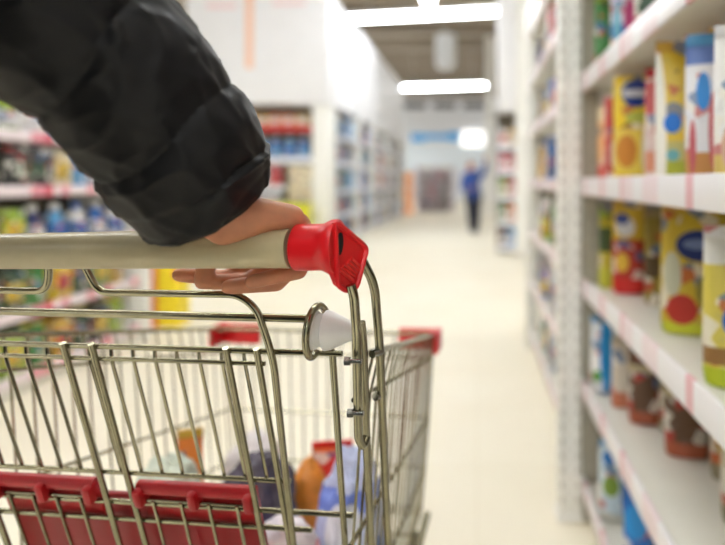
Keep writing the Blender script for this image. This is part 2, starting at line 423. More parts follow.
# --- shelf below
pouch('pet_food_bag', 'slim yellow and green bag farthest back on the waist high shelf', 'bag', (.445, 1.925, on(2)), R_(0), .08, .05, .25,
      print_mat('bag_slim_print', lin(190, 176, 50), [(0, .07, lin(190, 190, 60)), (.12, .2, lin(60, 80, 40))]), pm('lime'))
pouch('pet_food_bag', 'red and yellow bag with white and blue top on the waist high shelf', 'bag', (.478, 1.83, on(2)), R_(-12), .10, .055, .29,
      print_mat('bag_redyellow_print', lin(190, 60, 40), [(.17, .29, lin(214, 180, 60)), (.0, .05, lin(206, 40, 36))],
                [(-.01, .21, .03, .03, lin(236, 236, 240)), (-.02, .235, .022, .018, lin(60, 80, 160)), (-.02, .1, .02, .03, lin(230, 190, 60))]), pm('golden'))
pouch('pet_food_bag', 'mustard bag set back beside the navy badge bag on waist high shelf', 'bag', (.535, 1.66, on(2)), R_(-10), .11, .05, .27,
      print_mat('bag_mustard_print', lin(150, 130, 50), [(.08, .14, lin(90, 70, 40))]), pm('khaki'))
pouch('pet_food_bag', 'large yellow bag with dark blue oval badge on the waist high shelf', 'bag', (.505, 1.35, on(2)), R_(-14), .15, .07, .30,
      print_mat('bag_oval_print', lin(206, 178, 50), [(0, .03, lin(200, 204, 50))],
                [(.01, .205, .052, .036, lin(20, 44, 116)), (.01, .208, .036, .012, lin(120, 140, 190)), (-.03, .06, .034, .035, lin(190, 50, 40)), (.03, .10, .03, .04, lin(150, 140, 60)), (-.05, .14, .02, .05, lin(196, 196, 170))]), pm('golden'))
pouch('pet_food_bag', 'yellow bag with bright blue square mark nearest on waist high shelf', 'bag', (.458, 1.0, on(2)), R_(-18), .13, .06, .275,
      print_mat('bag_square_print', lin(216, 200, 90), [(0, .035, lin(186, 200, 50)), (.04, .07, lin(150, 110, 60)), (.21, .28, lin(226, 226, 220))],
                [(-.005, .115, .03, .03, lin(10, 100, 205)), (.04, .15, .02, .07, lin(236, 230, 200))]), pm('white'))
pouch('pet_food_bag', 'cream bag beyond the picture edge on the waist high shelf', 'bag', (.47, .78, on(2)), R_(-20), .12, .05, .25, pm('cream'), pm('golden'))
# --- knee-high shelf
pouch('pet_food_bag', 'blue and white bag at the far end of the knee high shelf', 'bag', (.415, 1.92, on(1)), R_(-5), .075, .05, .25,
      print_mat('bag_bluewhite_print', lin(226, 232, 238), [(.08, .13, lin(240, 240, 240))], [(.012, .13, .022, .12, lin(30, 150, 220)), (-.02, .06, .014, .02, lin(90, 160, 70))]), pm('sky blue'))
pouch('pet_food_bag', 'white bag with tan print second along the knee high shelf', 'bag', (.455, 1.80, on(1)), R_(-12), .075, .045, .21,
      print_mat('bag_tan_print', lin(216, 206, 190), [(0, .05, lin(196, 120, 90))]), pm('beige'))
for i, (X, Y, w, c, l) in enumerate(((.485, 1.68, .09, 'brown', 'dark brown bag with red base third along the knee high shelf'),
                                     (.56, 1.62, .10, 'khaki', 'khaki bag set back behind the brown bags on knee high shelf'),
                                     (.535, 1.48, .11, 'brown', 'brown bag with orange base fourth along the knee high shelf'),
                                     (.60, 1.36, .10, 'golden', 'golden brown bag at the back of the knee high shelf'),
                                     (.56, 1.18, .12, 'beige', 'beige grey bag nearest on the knee high shelf'))):
    pouch('pet_food_bag', l, 'bag', (X, Y, on(1)), R_(-12), w, .055, .26,
          print_mat('bag_knee_print_%s_%d' % (c, i), lin(*PC[c]), [(0, .04, lin(*((170, 90, 60) if c == 'brown' else (140, 130, 100)))), (.15, .17, lin(190, 176, 140))]), pm('beige'))
# --- bottom shelf
pouch('pet_food_bag', 'white and blue bag with green print on the bottom shelf', 'bag', (.425, 1.78, on(0)), R_(-8), .10, .06, .24,
      print_mat('bag_bottom_print', lin(206, 224, 234), [(.0, .03, lin(200, 200, 190))], [(.04, .1, .025, .12, lin(20, 90, 170)), (-.015, .11, .025, .03, lin(130, 160, 60)), (-.02, .19, .02, .02, lin(40, 120, 200))]), pm('sky blue'))
pouch('pet_food_bag', 'bright blue bag nearest on the bottom shelf', 'bag', (.44, 1.50, on(0)), R_(-12), .12, .07, .24,
      print_mat('bag_blue_print', lin(24, 110, 200), [(.05, .09, lin(16, 60, 140))], [(-.03, .16, .03, .04, lin(40, 150, 226))]), pm('blue'))
pouch('pet_food_bag', 'dark bag standing at the back of the bottom shelf', 'bag', (.55, 1.66, on(0)), R_(-10), .12, .06, .22, pm('black'), pm('grey'))
# --- shelf over eye level
pouch('pet_food_bag', 'green bag at the far end of the shelf over eye level', 'bag', (.42, 1.9, on(4)), R_(-5), .07, .05, .26, pm('green'), pm('lime'))
carton('pet_food_carton', 'white pink and blue pack at the front of the shelf over eye level', 'box', (.42, 1.66, on(4)), R_(-12), .075, .05, .19,
       print_mat('pack_pink_print', lin(214, 206, 226), [(.06, .1, lin(60, 110, 190)), (.0, .06, lin(220, 180, 170))], [(.015, .12, .016, .05, lin(206, 70, 130)), (-.02, .1, .01, .06, lin(120, 190, 210))]))
pouch('pet_food_bag', 'dark green bag beside the pink and blue pack over eye level', 'bag', (.45, 1.45, on(4)), R_(-15), .11, .06, .27, pm('dark green'), pm('green'))
pouch('pet_food_bag', 'bright green bag cut by the top edge of the picture', 'bag', (.47, 1.78, on(4)), R_(-10), .10, .06, .28, pm('green'), pm('dark green'))
pouch('pet_food_bag', 'brown bag nearest on the shelf over eye level', 'bag', (.47, 1.24, on(4)), R_(-15), .11, .06, .27, pm('brown'), pm('dark green'))

# --- back rows added to fill and darken the inside of the near bay
SHW = {0: 'bottom', 1: 'knee high', 2: 'waist high', 3: 'eye level', 4: 'over eye level'}
bpal = {0: ['grey', 'navy', 'brown', 'khaki', 'dark blue'], 1: ['brown', 'khaki', 'brown', 'black', 'khaki'], 2: ['golden', 'brown', 'khaki', 'golden', 'brown'], 3: ['orange', 'brown', 'golden', 'brown', 'red'], 4: ['dark green', 'brown', 'green', 'dark green', 'brown']}
for i in range(5):
    for k in range(5):
        c = bpal[i][k]
        pouch('pet_food_bag', '%s bag %s from the far end, added back row darkening %s shelf' % (c, ['first', 'second', 'third', 'fourth', 'fifth'][k], SHW[i]), 'bag',
              (.715 + random.uniform(-.01, .02), 1.86 - k * .235, on(i)), R_(-70 + random.uniform(-8, 8)), .17, .08, .29, pm(c), pm('brown'), 'added back rows of pet food bags')
# --- far right bay: small packs
ORD = ['first', 'second', 'third', 'fourth', 'fifth', 'sixth', 'seventh', 'eighth', 'ninth']
SHN = ['bottom', 'second', 'third', 'fourth', 'fifth', 'sixth', 'top']
pal = {0: ['green', 'blue', 'dark green', 'white', 'green', 'teal'], 1: ['white', 'navy', 'brown', 'white', 'blue', 'grey'], 2: ['lime', 'dark green', 'golden', 'green', 'lime', 'white'],
       3: ['blue', 'sky blue', 'brown', 'blue', 'white', 'golden'], 4: ['navy', 'white', 'orange', 'blue', 'sky blue', 'khaki'], 5: ['white', 'navy', 'orange', 'red', 'grey', 'dark blue'], 6: ['brown', 'white', 'grey', 'brown', 'white', 'violet']}
for i in range(7):
    for k in range(6):
        c = pal[i][k]; y = 2.3 + k * .3 + random.uniform(-.03, .03); z = on(i); h = random.uniform(.2, .27); x = .44 + random.uniform(-.01, .03)
        lab = '%s pack %s from the near end, %s shelf, right bay behind the upright' % (c, ORD[k], SHN[i])
        if k % 3 == 1: bottle('cleaner_bottle', lab.replace('pack', 'bottle'), 'bottle', (x, y, z), 0, .05, round(h, 2), pm(c), pm('white'), pm('yellow' if c != 'yellow' else 'blue'), 'packs on the right bay beyond the upright')
        elif k % 3 == 2: pouch('refill_pouch', lab.replace('pack', 'pouch'), 'pouch', (x, y, z), R_(-90 + 20), .14, .06, .25, pm(c), pm('white'), 'packs on the right bay beyond the upright')
        else: carton('small_carton', lab.replace('pack', 'carton'), 'box', (x, y, z), R_(-90), .14, .09, round(h, 2), pm(c), pm('white' if c != 'white' else 'blue'), 'packs on the right bay beyond the upright')

# ------------------------------------------------------------------ near left shelf run
LT = [.13, .475, .81, 1.15, 1.45, 1.8, 2.15]
lx = -2.48
left_near = shelving('shelving_unit', 'near left shelf run with pink price rails seen under the sleeve', lx, -2.98, .6, 4.25, LT, 2.4, RAIL_L,
                     posts=[(-2.98, 4.25, lx + .05, 4.33), (-2.56, 2.38, lx + .02 - .03, 2.42)])
lp = [['dark green', 'lime', 'green', 'golden', 'dark green', 'black', 'lime'], ['lime', 'dark green', 'green', 'yellow', 'dark green', 'green', 'golden'], ['red', 'lime', 'navy', 'sky blue', 'white', 'blue', 'white'],
      ['lime', 'black', 'black', 'cream', 'sky blue', 'white', 'cream'], ['sky blue', 'lime', 'white', 'blue', 'green', 'white', 'blue'], ['white', 'blue', 'white', 'green', 'red', 'white', 'blue']]
for i in range(6):
    for k in range(7):
        c = lp[i][k]; y = 2.98 + k * .185; z = LT[i] - SURF + .0012; x = lx - .10
        lab = '%s pack %s from the picture edge, %s shelf of the near left run' % (c, ORD[k], SHN[i])
        g = 'goods on the near left shelf run'
        if i == 3 and k in (1, 2):
            if k == 1: carton('black_carton', 'black box shaped pack between pale packs above the pink rail at left', 'box', (x, y + .09, z), R_(90), .34, .16, .24, pm('black'), pm('dark green'), g, z=(.3, .6))
            continue
        if (i == 2 and k >= 2) or (i == 4 and k % 2): bottle('detergent_bottle', lab.replace('pack', 'bottle'), 'bottle', (x, y, z), 0, .065, .25, pm(c), pm('white' if c != 'white' else 'blue'), pm('blue' if c in ('white', 'sky blue') else 'white'), g)
        elif k % 2 == 0: pouch('garden_pouch', lab.replace('pack', 'pouch'), 'pouch', (x, y, z), R_(90 - 15), .16, .08, .25, pm(c), pm('yellow' if c != 'yellow' else 'green'), g)
        else: carton('small_carton', lab.replace('pack', 'carton'), 'box', (x, y, z), R_(90), .15, .12, .23, pm(c), pm('yellow' if c not in ('yellow', 'golden') else 'red'), g)
# yellow promotional stand by the end post
t = thing('promotion_stand', 'yellow promotional stand with red edge beside the white end post at left', 'stand', (-2.44, 4.72, 0))
build('body', MB().box((-2.56, 4.62, 0), (-2.38, 4.82, .95), .01), mat('stand_yellow', lin(244, 220, 40), .5), t)
build('edge_strip', MB().box((-2.59, 4.615, 0), (-2.55, 4.80, .97), .004), mat('stand_red', lin(230, 110, 60), .5), t)
build('sign_disc', MB().lathe([(.05, 0), (.05, .01)], 20, Matrix.Translation((-2.365, 4.62, .44)) @ Matrix.Rotation(R_(90), 4, 'X')), mat('stand_pink', lin(236, 60, 110), .5), t)

# ------------------------------------------------------------------ far left block: end display and five bays
t = thing('end_display', 'white end display block at left with orange, blue and white goods rows', 'shelf', (-3.6, 10.2, 0))
EZ = [.15, .64, 1.1, 1.57, 2.1]
for j, z in enumerate(EZ):
    xr = -3.22 if j == 2 else -2.76
    sb = build('shelf_board', MB().box((-4.75, 9.72, z - .05), (xr, 10.3, z - .02), .003), SHELF_W, t)
    build('price_rail', MB().box((-4.75, 9.70, z - .1), (xr, 9.72, z), .002), RAIL_RED if j == 4 else RAIL_F, sb)
build('plinth', MB().box((-4.75, 9.75, 0), (-2.76, 10.3, .1)), SHELF_W, t, smooth=False)
build('upright', MB().box((-2.76, 9.7, 0), (-2.5, 10.33, 2.455), .01), POST_W, t)
build('upright', MB().box((-4.85, 9.7, 0), (-4.75, 10.33, 2.455), .01), POST_W, t)
build('back_panel', MB().box((-4.75, 10.3, 0), (-2.5, 10.33, 2.5)), BACK_P, t, smooth=False)
hb = build('header_board', MB().box((-4.85, 9.66, 2.46), (-2.48, 10.352, 4.6), .01), HEADER, t)
build('orange_stripe', MB().box((-3.85, 9.645, 3.05), (-3.73, 9.66, 4.55)), mat('print_pale_orange', lin(246, 200, 176), .6), hb, smooth=False)
for lo_, hi_ in (((-4.5, 9.65, 4.05), (-4.0, 9.66, 4.13)), ((-3.4, 9.65, 4.1), (-2.85, 9.66, 4.17))): build('pink_lettering', MB().box(lo_, hi_), mat('print_pale_pink', lin(246, 214, 218), .6), hb, smooth=False)
ep = {4: ['orange', 'golden', 'orange', 'orange', 'golden', 'orange', 'orange', 'golden'], 3: ['blue', 'sky blue', 'blue', 'navy', 'sky blue', 'blue', 'sky blue', 'blue'],
      2: ['white', 'red', 'white', 'pink', 'white', 'red', 'white', 'cream'], 1: ['white', 'sky blue', 'white', 'pink', 'white', 'white', 'sky blue', 'cream'], 0: ['lime', 'yellow', 'white', 'lime', 'yellow', 'lime', 'yellow', 'lime']}
for i in range(5):
    for k in range(8):
        if k >= 6 and i in (1, 2): continue
        c = ep[i][k]; x = -4.6 + k * .235; z = EZ[i] - .0188
        lab = '%s pack, %s from the left on the %s shelf of the white end display' % (c, ORD[k], ['lowest', 'second', 'middle', 'fourth', 'highest'][i])
        if i == 3: bottle('drink_bottle', lab.replace('pack', 'bottle'), 'bottle', (x, 9.88, z), 0, .1, .38, pm(c), pm('white'), pm('blue' if c != 'blue' else 'sky blue'), 'goods on the white end display')
        elif i == 2: pouch('snack_bag', lab.replace('pack', 'bag'), 'bag', (x, 9.88, z), 0, .22, .16, .38, pm(c), pm('red' if c != 'red' else 'white'), 'goods on the white end display')
        else: carton('small_carton', lab.replace('pack', 'carton'), 'box', (x, 9.9, z), 0, .2, .2, .22 if i == 4 else .32, pm(c), pm('white' if c != 'white' else 'pink'), 'goods on the white end display')
t = carton('cream_carton', 'large cream carton at the right end of the white end display', 'box', (-2.985, 9.95, EZ[1] - .0188), 0, .42, .3, .82, pm('cream'), pm('beige'), z=(.1, .3))
t = thing('yellow_bin', 'bright yellow green bin low at the foot of the end display', 'bin', (-3.1, 9.3, 0))
bn = MB()
bn.box((-3.42, 9.05, 0), (-2.72, 9.08, .8), .008); bn.box((-3.42, 9.52, 0), (-2.72, 9.55, .8), .008); bn.box((-3.42, 9.08, 0), (-3.39, 9.52, .8), .008); bn.box((-2.75, 9.08, 0), (-2.72, 9.52, .8), .008); bn.box((-3.39, 9.08, .0), (-2.75, 9.52, .03))
build('body', bn, mat('bin_yellow', lin(226, 220, 30), .5), t)
build('rim', MB().tube([(-3.43, 9.04, .8), (-2.71, 9.04, .8), (-2.71, 9.56, .8), (-3.43, 9.56, .8)], .02, 8, True), mat('bin_rim', lin(200, 200, 30), .5), t)

BZ = [.15, .57, 1.02, 1.52, 2.0]
bp = ['teal', 'dark blue', 'navy', 'dark green', 'teal', 'black', 'blue', 'grey', 'dark blue', 'teal', 'brown', 'sky blue']
rnd = random.Random(3)
for b in range(5):
    y0 = 10.36 + b * 1.85; y1 = y0 + 1.83
    shelving('shelving_unit', '%s white shelf bay from the near end of the long far left row' % ORD[b], lx, -3.15, y0, y1 - .12, BZ, 2.5, RAIL_F,
             posts=[(-3.0, y1 - .12, lx + .03, y1)], header=(2.5, 4.35), group='bays of the long far left row', rail_h=.08)
    for i in range(5):
        for k in range(3):
            c = bp[rnd.randrange(len(bp))] if not (b >= 2 and rnd.random() < .5) else rnd.choice(['brown', 'black', 'khaki', 'red'])
            w = .42; y = y0 + .3 + k * .52; h = (.34, .36, .4, .4, .38)[i]
            lab = '%s carton %s along %s shelf, %s bay of the far left row' % (c, ORD[k], ['bottom', 'second', 'middle', 'fourth', 'top'][i], ORD[b])
            carton('stock_carton', lab, 'box', (lx - .24, y, BZ[i] - .0208), R_(90), w, .36, h, pm(c), pm(rnd.choice(['white', 'sky blue', 'orange', 'blue', 'red'])), 'cartons in the long far left row', z=(.3, .6), s=.5)

# ------------------------------------------------------------------ second right block (beyond the cross aisle)
t = thing('end_display', 'white end display with header board beyond the right shelf bays', 'shelf', (.8, 9.4, 0))
for j, z in enumerate([.15, .55, .95, 1.35, 1.75]):
    sb = build('shelf_board', MB().box((.33, 9.2, z - .05), (.66, 9.7, z - .02), .003), SHELF_W, t)
    build('price_rail', MB().box((.33, 9.18, z - .08), (.66, 9.2, z), .002), RAIL_F, sb)
build('upright', MB().box((.62, 9.15, 0), (.84, 9.7, 5.2), .01), POST_W, t)
build('header_board', MB().box((.33, 9.14, 2.3), (.62, 9.7, 5.2), .01), HEADER, t)
build('back_panel', MB().box((.33, 9.7, 0), (1.6, 9.73, 2.3)), BACK_P, t, smooth=False)
ec = [['brown', 'sky blue'], ['green', 'orange'], ['lime', 'red'], ['pink', 'red'], ['white', 'golden']]
for i, z in enumerate([.15, .55, .95, 1.35, 1.75]):
    for k in range(2):
        c = ec[i][k]
        carton('small_carton', '%s carton, %s on the %s shelf of the far right end display' % (c, ['left', 'right'][k], ['bottom', 'second', 'middle', 'fourth', 'top'][i]), 'box',
               (.405 + k * .14, 9.32, z - .0188), 0, .13, .16, .27, pm(c), pm('white' if c != 'white' else 'red'), 'cartons on the far right end display')

structure(build('trim_3', MB().box((.3, 20, 0), (.58, 20.3, 6.3), .01), POST_W))
# ------------------------------------------------------------------ far end of the aisle
t = thing('crate_stack', 'orange stack of display crates at the end of the far left row', 'display', (-2.5, 21, 0))
for k in range(4):
    build('crate', MB().box((-2.68, 20.85, k * .38), (-2.32, 21.2, k * .38 + .3), .03), mat('crate_orange', lin(246, 150, 60), .5), t)
    build('shelf_board', MB().box((-2.7, 20.85, k * .38 + .3), (-2.3, 21.22, k * .38 + .38), .005), SHELF_W, t)
t = thing('display_rack', 'low grey display rack with dark shelves at the end of the aisle', 'rack', (-1.7, 22, 0))
for j, z in enumerate([.2, .55, .9, 1.25, 1.6]):
    build('shelf_board', MB().box((-2.25, 21.8, z - .05), (-.95, 22.3, z), .005), mat('rack_grey', lin(176, 166, 174), .5), t)
for x in (-2.27, -1.6, -.95): build('upright', MB().box((x, 21.8, 0), (x + .06, 22.3, 1.75), .005), mat('rack_mauve', lin(196, 180, 190), .5), t)
build('back_panel', MB().box((-2.2, 22.3, 0), (-.95, 22.33, 1.75)), SHELF_W, t, smooth=False)
k = 0
for j, z in enumerate([.2, .55, .9, 1.25]):
    for q in range(4):
        c = ['violet', 'grey', 'brown', 'grey', 'white', 'pink', 'grey', 'white', 'white', 'pink', 'white', 'grey', 'white', 'white', 'pink', 'white'][k % 16]; k += 1
        carton('small_carton', '%s carton, %s from left on the %s shelf of the far display rack' % (c, ORD[q], ['bottom', 'second', 'third', 'top'][j]), 'box', (-2.02 + q * .3 + (.05 if q > 1 else 0), 22.05, z + .0012), 0, .2, .25, .22, pm(c), pm('white' if c != 'white' else 'grey'), 'cartons on the far display rack', z=(.2, .5))
t = thing('hanging_sign', 'bright cyan sign with blurred lettering high on the far wall', 'sign', (-2.4, 34.7, 3.4))
CY_ = mat('sign_cyan', lin(30, 176, 244), .5)
sg = MB().box((-3.95, 34.75, 3.55), (-3.1, 34.88, 4.0), .12).box((-3.2, 34.75, 3.68), (-1.6, 34.88, 3.98), .1).box((-1.75, 34.75, 3.6), (-1.05, 34.88, 4.1), .12)
build('lettering', sg, CY_, t); build('backing', MB().box((-4.2, 34.88, 3.4), (-.95, 34.9, 4.2), .005), WALL, t)
t = thing('round_sign', 'glowing white rounded light box beside the cyan sign', 'sign', (-.2, 34.7, 3.4))
build('face', MB().box((-.9, 34.7, 3.3), (.45, 34.9, 4.15), .08, 4), mat('lightbox_white', lin(250, 250, 250), .4, emit=1.5), t)

# ------------------------------------------------------------------ far shopper
def person_far():
    B = V((-.085, 13.1, 0))
    t = thing('person', 'distant shopper in blue jacket and dark trousers with one arm raised', 'person', B)
    q = lambda x, y, z: B + V((x, y, z))
    m = MB()
    m.capsule(q(-.06, 0, 1.47), q(-.05, -.02, 1.52), .085, .08); m.capsule(q(-.04, 0, 1.3), q(-.05, 0, 1.42), .055, .055)
    m.capsule(q(-.06, -.08, 1.47), q(-.06, -.095, 1.455), .02, .014)
    m.chain([q(-.0, 0, .85), q(-.01, 0, 1.05), q(-.02, 0, 1.28)], [.12, .13, .13])
    m.chain([q(-.18, 0, 1.28), q(-.22, -.02, 1.02), q(-.06, -.18, 1.02)], [.055, .042, .03])
    m.chain([q(.14, 0, 1.28), q(.24, -.12, 1.38), q(.27, -.2, 1.58)], [.055, .042, .03])
    m.capsule(q(.27, -.2, 1.58), q(.275, -.21, 1.68), .03, .018)
    for i in range(5): m.capsule(q(.255 + i * .01, -.21, 1.66), q(.25 + i * .013, -.22, 1.715 - .006 * abs(i - 2)), .007, .006, 1)
    m.capsule(q(-.06, -.18, 1.02), q(.0, -.21, 1.02), .028, .02)
    for i in range(4): m.capsule(q(.0, -.21, 1.035 - i * .012), q(.04, -.215, 1.035 - i * .012), .008, .006, 1)
    for s_, dy in ((-1, .1), (1, -.08)):
        m.chain([q(.08 * s_, 0, .86), q(.07 * s_ + .01, dy * .3, .48), q(.05 * s_ + .01, dy, .08)], [.095, .065, .045])
        m.capsule(q(.05 * s_ + .01, dy, .05), q(.05 * s_ + .01, dy - .14, .035), .04, .03)
    link('body', remesh(m, 'body', .011, 3), mat('skin_far', lin(190, 130, 104), .5), t)
    j = MB(); j.chain([q(0, 0, .84), q(-.01, 0, 1.05), q(-.02, 0, 1.28)], [.15, .165, .155])
    j.capsule(q(-.15, 0, 1.28), q(.11, 0, 1.28), .1, .1)
    j.chain([q(-.18, 0, 1.28), q(-.23, -.02, 1.02), q(-.09, -.15, 1.02)], [.085, .07, .055])
    j.chain([q(.13, 0, 1.28), q(.24, -.12, 1.38), q(.268, -.19, 1.54)], [.085, .07, .055])
    link('jacket', remesh(j, 'jacket', .014, 3), mat('jacket_blue', lin(36, 74, 150), .6), t)
    tr = MB(); tr.capsule(q(-.06, 0, .88), q(.06, 0, .88), .13, .13)
    for s_, dy in ((-1, .1), (1, -.08)): tr.chain([q(.08 * s_, 0, .86), q(.07 * s_ + .01, dy * .3, .48), q(.05 * s_ + .01, dy, .13)], [.12, .09, .07])
    link('trousers', remesh(tr, 'trousers', .014, 3), mat('trousers_dark', lin(30, 32, 48), .7), t)
    sh = MB()
    for s_, dy in ((-1, .1), (1, -.08)): sh.capsule(q(.05 * s_ + .01, dy + .03, .052), q(.05 * s_ + .01, dy - .16, .045), .05, .042)
    me = remesh(sh, 'shoes', .01, 2); link('shoes', me, mat('shoe_dark', lin(24, 24, 28), .6), t)
    h = MB(); h.capsule(q(-.06, .03, 1.5), q(-.05, .03, 1.53), .085, .085); link('hair', h.mesh('hair'), mat('hair_brown', lin(90, 56, 40), .6), t)
person_far()

# ------------------------------------------------------------------ shopping cart
A_ = math.radians(5.7); CO, SI = math.cos(A_), math.sin(A_)
OX, OY = -.411, .533
def C(u, v, z): return V((OX + CO * u + SI * v, OY - SI * u + CO * v, z))
def Cinv(p): x, y = p.x - OX, p.y - OY; return (CO * x - SI * y, SI * x + CO * y, p.z)
def MIR(p, u0=0.0): u, v, z = Cinv(V(p)); return C(2 * u0 - u, v, z)
cart = thing('shopping_cart', 'metal wire shopping cart with beige handle and red plastic fittings', 'shopping cart', (OX, OY + .4, 0))
def zl(u): return 1.1160 + .0225 * (u - .235)          # handle height along its length
# handle
hp = [C(u, 0, zl(u)) for u in (-.25, 0, .25)]
handle = build('handle', MB().tube(hp, [.0152, .0164, .0177], 40), BEIGE, cart)
HAX = (hp[2] - hp[0]).normalized()
def endcap(mir):
    K = (lambda p: MIR(p)) if mir else (lambda p: p)
    m = MB()
    def ring(x_px, rad, n=36):
        u = Cinv(P(x_px, 248, .4885))[0]; c = C(u, 0, zl(u) + .0005)
        e1 = V((SI, -CO, 0)); e2 = V((0, 0, 1)); e1 = C(0, -1, 0) - C(0, 0, 0)
        return [c + e1 * rad * math.cos(2 * math.pi * k / n) + e2 * rad * math.sin(2 * math.pi * k / n) for k in range(n)]
    prof = [(286.5, .0168), (286.8, .0192), (288, .0203), (292, .0205), (312, .0203), (317, .0206), (321, .0222), (325, .0238), (329, .0242), (332, .0238)]
    m.grid([[K(p) for p in ring(x, r)] for x, r in prof], True, True)
    # slanted end plate
    out = [(334, 224, .494), (338, 223.5, .497), (364, 245.5, .533), (366.5, 250, .536), (357, 286, .523), (352, 290.5, .516), (345, 290, .507), (338, 285, .499), (336.5, 268, .4965), (335, 230, .4945)]
    pl = [P(*q) for q in out]
    c = sum(pl, V()) / len(pl)
    nrm = (pl[2] - pl[0]).cross(pl[5] - pl[0]); nrm.normalize()
    if nrm.x < 0: nrm = -nrm
    base = [p - nrm * .012 for p in pl]
    m.hull([K(p - nrm * .001) for p in pl] + [K(p - nrm * .005) for p in pl] + [K(p) for p in ring(327, .0236)])
    # raised border
    m.tube([K(p) for p in fillet(pl + [pl[0]], .003, 2)][:-1], .0026, 8, True)
    o = build('end_cap', m, RED, cart)
    # ribs and dark opening
    rb = MB()
    a, b = P(331, 268, .4965), P(356, 268, .52)
    for k in range(5):
        t_ = k / 4
        p0 = pl[8] + (pl[2] - pl[8]) * (.06 + .42 * t_); p0 += (pl[6] - pl[8]) * .10; p1 = p0 + (pl[4] - pl[8]) * (.62 - .2 * t_)
        rb.tube([K(p0 + nrm * .0004), K(p1 + nrm * .0004)], .0017, 8)
    build('ribs', rb, mat('rib_highlight_red', lin(222, 44, 40), .3), o)  # orange highlight on the ribs is mixed into their red
    hc = pl[9] + (pl[8] - pl[9]) * .42 + (pl[3] - pl[8]) * .13 + nrm * .0006
    ex = (P(360, 248, .53) - P(330, 248, .497)).normalized(); ex = (ex - nrm * ex.dot(nrm)).normalized(); ez = nrm.cross(ex)
    if ez.z < 0: ez = -ez
    hm = MB(); pts = []
    for k in range(24):
        a = 2 * math.pi * k / 24; q = hc + ex *   .0042 * math.cos(a) + ez * .0098 * math.sin(a); pts += [K(q), K(q - nrm * .002)]
    hm.hull(pts); build('opening', hm, BLACK, o, smooth=False)
endcap(False); endcap(True)

def rodp(pts, r, rad=.012, mir=False, n=10):
    p = fillet(pts, rad) if len(pts) > 2 else pts
    return [MIR(q) for q in p] if mir else p
postA = [P(350.5, 285, .506), P(354, 296, .508), P(356.5, 330, .513), P(358.5, 438, .548), P(363, 447, .557), P(367, 436, .562)]
postR = [P(361, 322, .553), P(363, 340, .556), P(366.5, 440, .60), P(371, 545, .655), P(374, 700, .70)]
postB = [P(361.5, 259, .54), P(374.5, 284, .553), P(379.5, 345, .575), P(388, 545, .672), P(390, 700, .73)]
for mir in (False, True):
    m = MB(); m.tube(rodp(postA, .004, .006, mir), .0042, 12); build('handle_post', m, CHROME, cart)
    m = MB(); m.tube(rodp(postR, .004, .02, mir), .0042, 12); build('gate_bracket', m, CHROME, cart)
    m = MB(); m.tube(rodp(postB, .004, .02, mir), .0044, 12); build('handle_post', m, CHROME, cart)
    m = MB()
    for (x, y, d) in ((346, 361, .512), (349, 413, .535)):
        p = P(x, y, d); q = C(*(lambda c: (c[0] + .014, c[1], c[2]))(Cinv(p)))
        pp = [p, q]; pp = [MIR(k) for k in pp] if mir else pp
        m.tube(pp, .0024, 10); dx = (pp[1] - pp[0]).normalized()
        m.tube([pp[0] - dx * .001, pp[0] + dx * .0035], .0042, 6); build('bolt', m, CHROME_DARK, cart); m = MB()
    for (x, y, d) in ((372, 354, .566), (375, 397, .59)):
        p = P(x, y, d); q = P(x + 9, y - 3, d + .012); pp = [p, q]; pp = [MIR(k) for k in pp] if mir else pp
        build('rail_end', MB().tube(pp, .0042, 10), CHROME_DARK, cart)
    m.bm.free()
# basket
RIM0, RIM1 = 1.002, .838
def bz(f, v): # f: 0 top .. ; height on side rails by rail index
    t_ = (v - .07) / .70
    near_z = [1.002, .955, .79, .645, .51]; front_z = [.838, .785, .655, .545, .455]
    return near_z[f] + (front_z[f] - near_z[f]) * t_
def bu(f, v):
    t_ = (v - .07) / .70; n = .29 - .012 * f; fr = .2445 - .008 * f
    return n + (fr - n) * t_
bk = [C(bu(0, .07), .07, bz(0, .07)), C(bu(0, .77), .77, bz(0, .77)), C(-bu(0, .77), .77, bz(0, .77)), C(-bu(0, .07), .07, bz(0, .07))]
build('basket_rim', MB().tube(fillet(bk, .05, 6), .0042, 10), CHROME, cart)
for s_ in (1, -1):
    m = MB()
    for f in range(1, 5): m.tube([C(s_ * bu(f, .09), .09, bz(f, .09)), C(s_ * bu(f, .77), .77, bz(f, .77))], .0028 if f < 4 else .004, 8)
    for k in range(20):
        v = .12 + k * .0335
        m.tube([C(s_ * (bu(f, v) + .0028), v, bz(f, v)) for f in range(5)], .0017, 6)
    build('side_panel', m, CHROME, cart)
m = MB()
for f in range(1, 5): m.tube([C(-bu(f, .77), .77, bz(f, .77)), C(bu(f, .77), .77, bz(f, .77))], .0026, 8)
for k in range(17):
    t_ = -1 + 2 * k / 16
    m.tube([C(t_ * bu(f, .77), .772, bz(f, .77)) for f in range(5)], .0018, 6)
build('front_panel', m, CHROME, cart)
m = MB()
for k in range(15):
    t_ = -1 + 2 * k / 14; m.tube([C(t_ * bu(4, .12), .12, bz(4, .12)), C(t_ * bu(4, .77), .77, bz(4, .77))], .0018, 6)
for k in range(8):
    v = .12 + k * .09; m.tube([C(-bu(4, v), v, bz(4, v) - .003), C(bu(4, v), v, bz(4, v) - .003)], .0028, 8)
build('basket_floor', m, CHROME, cart)
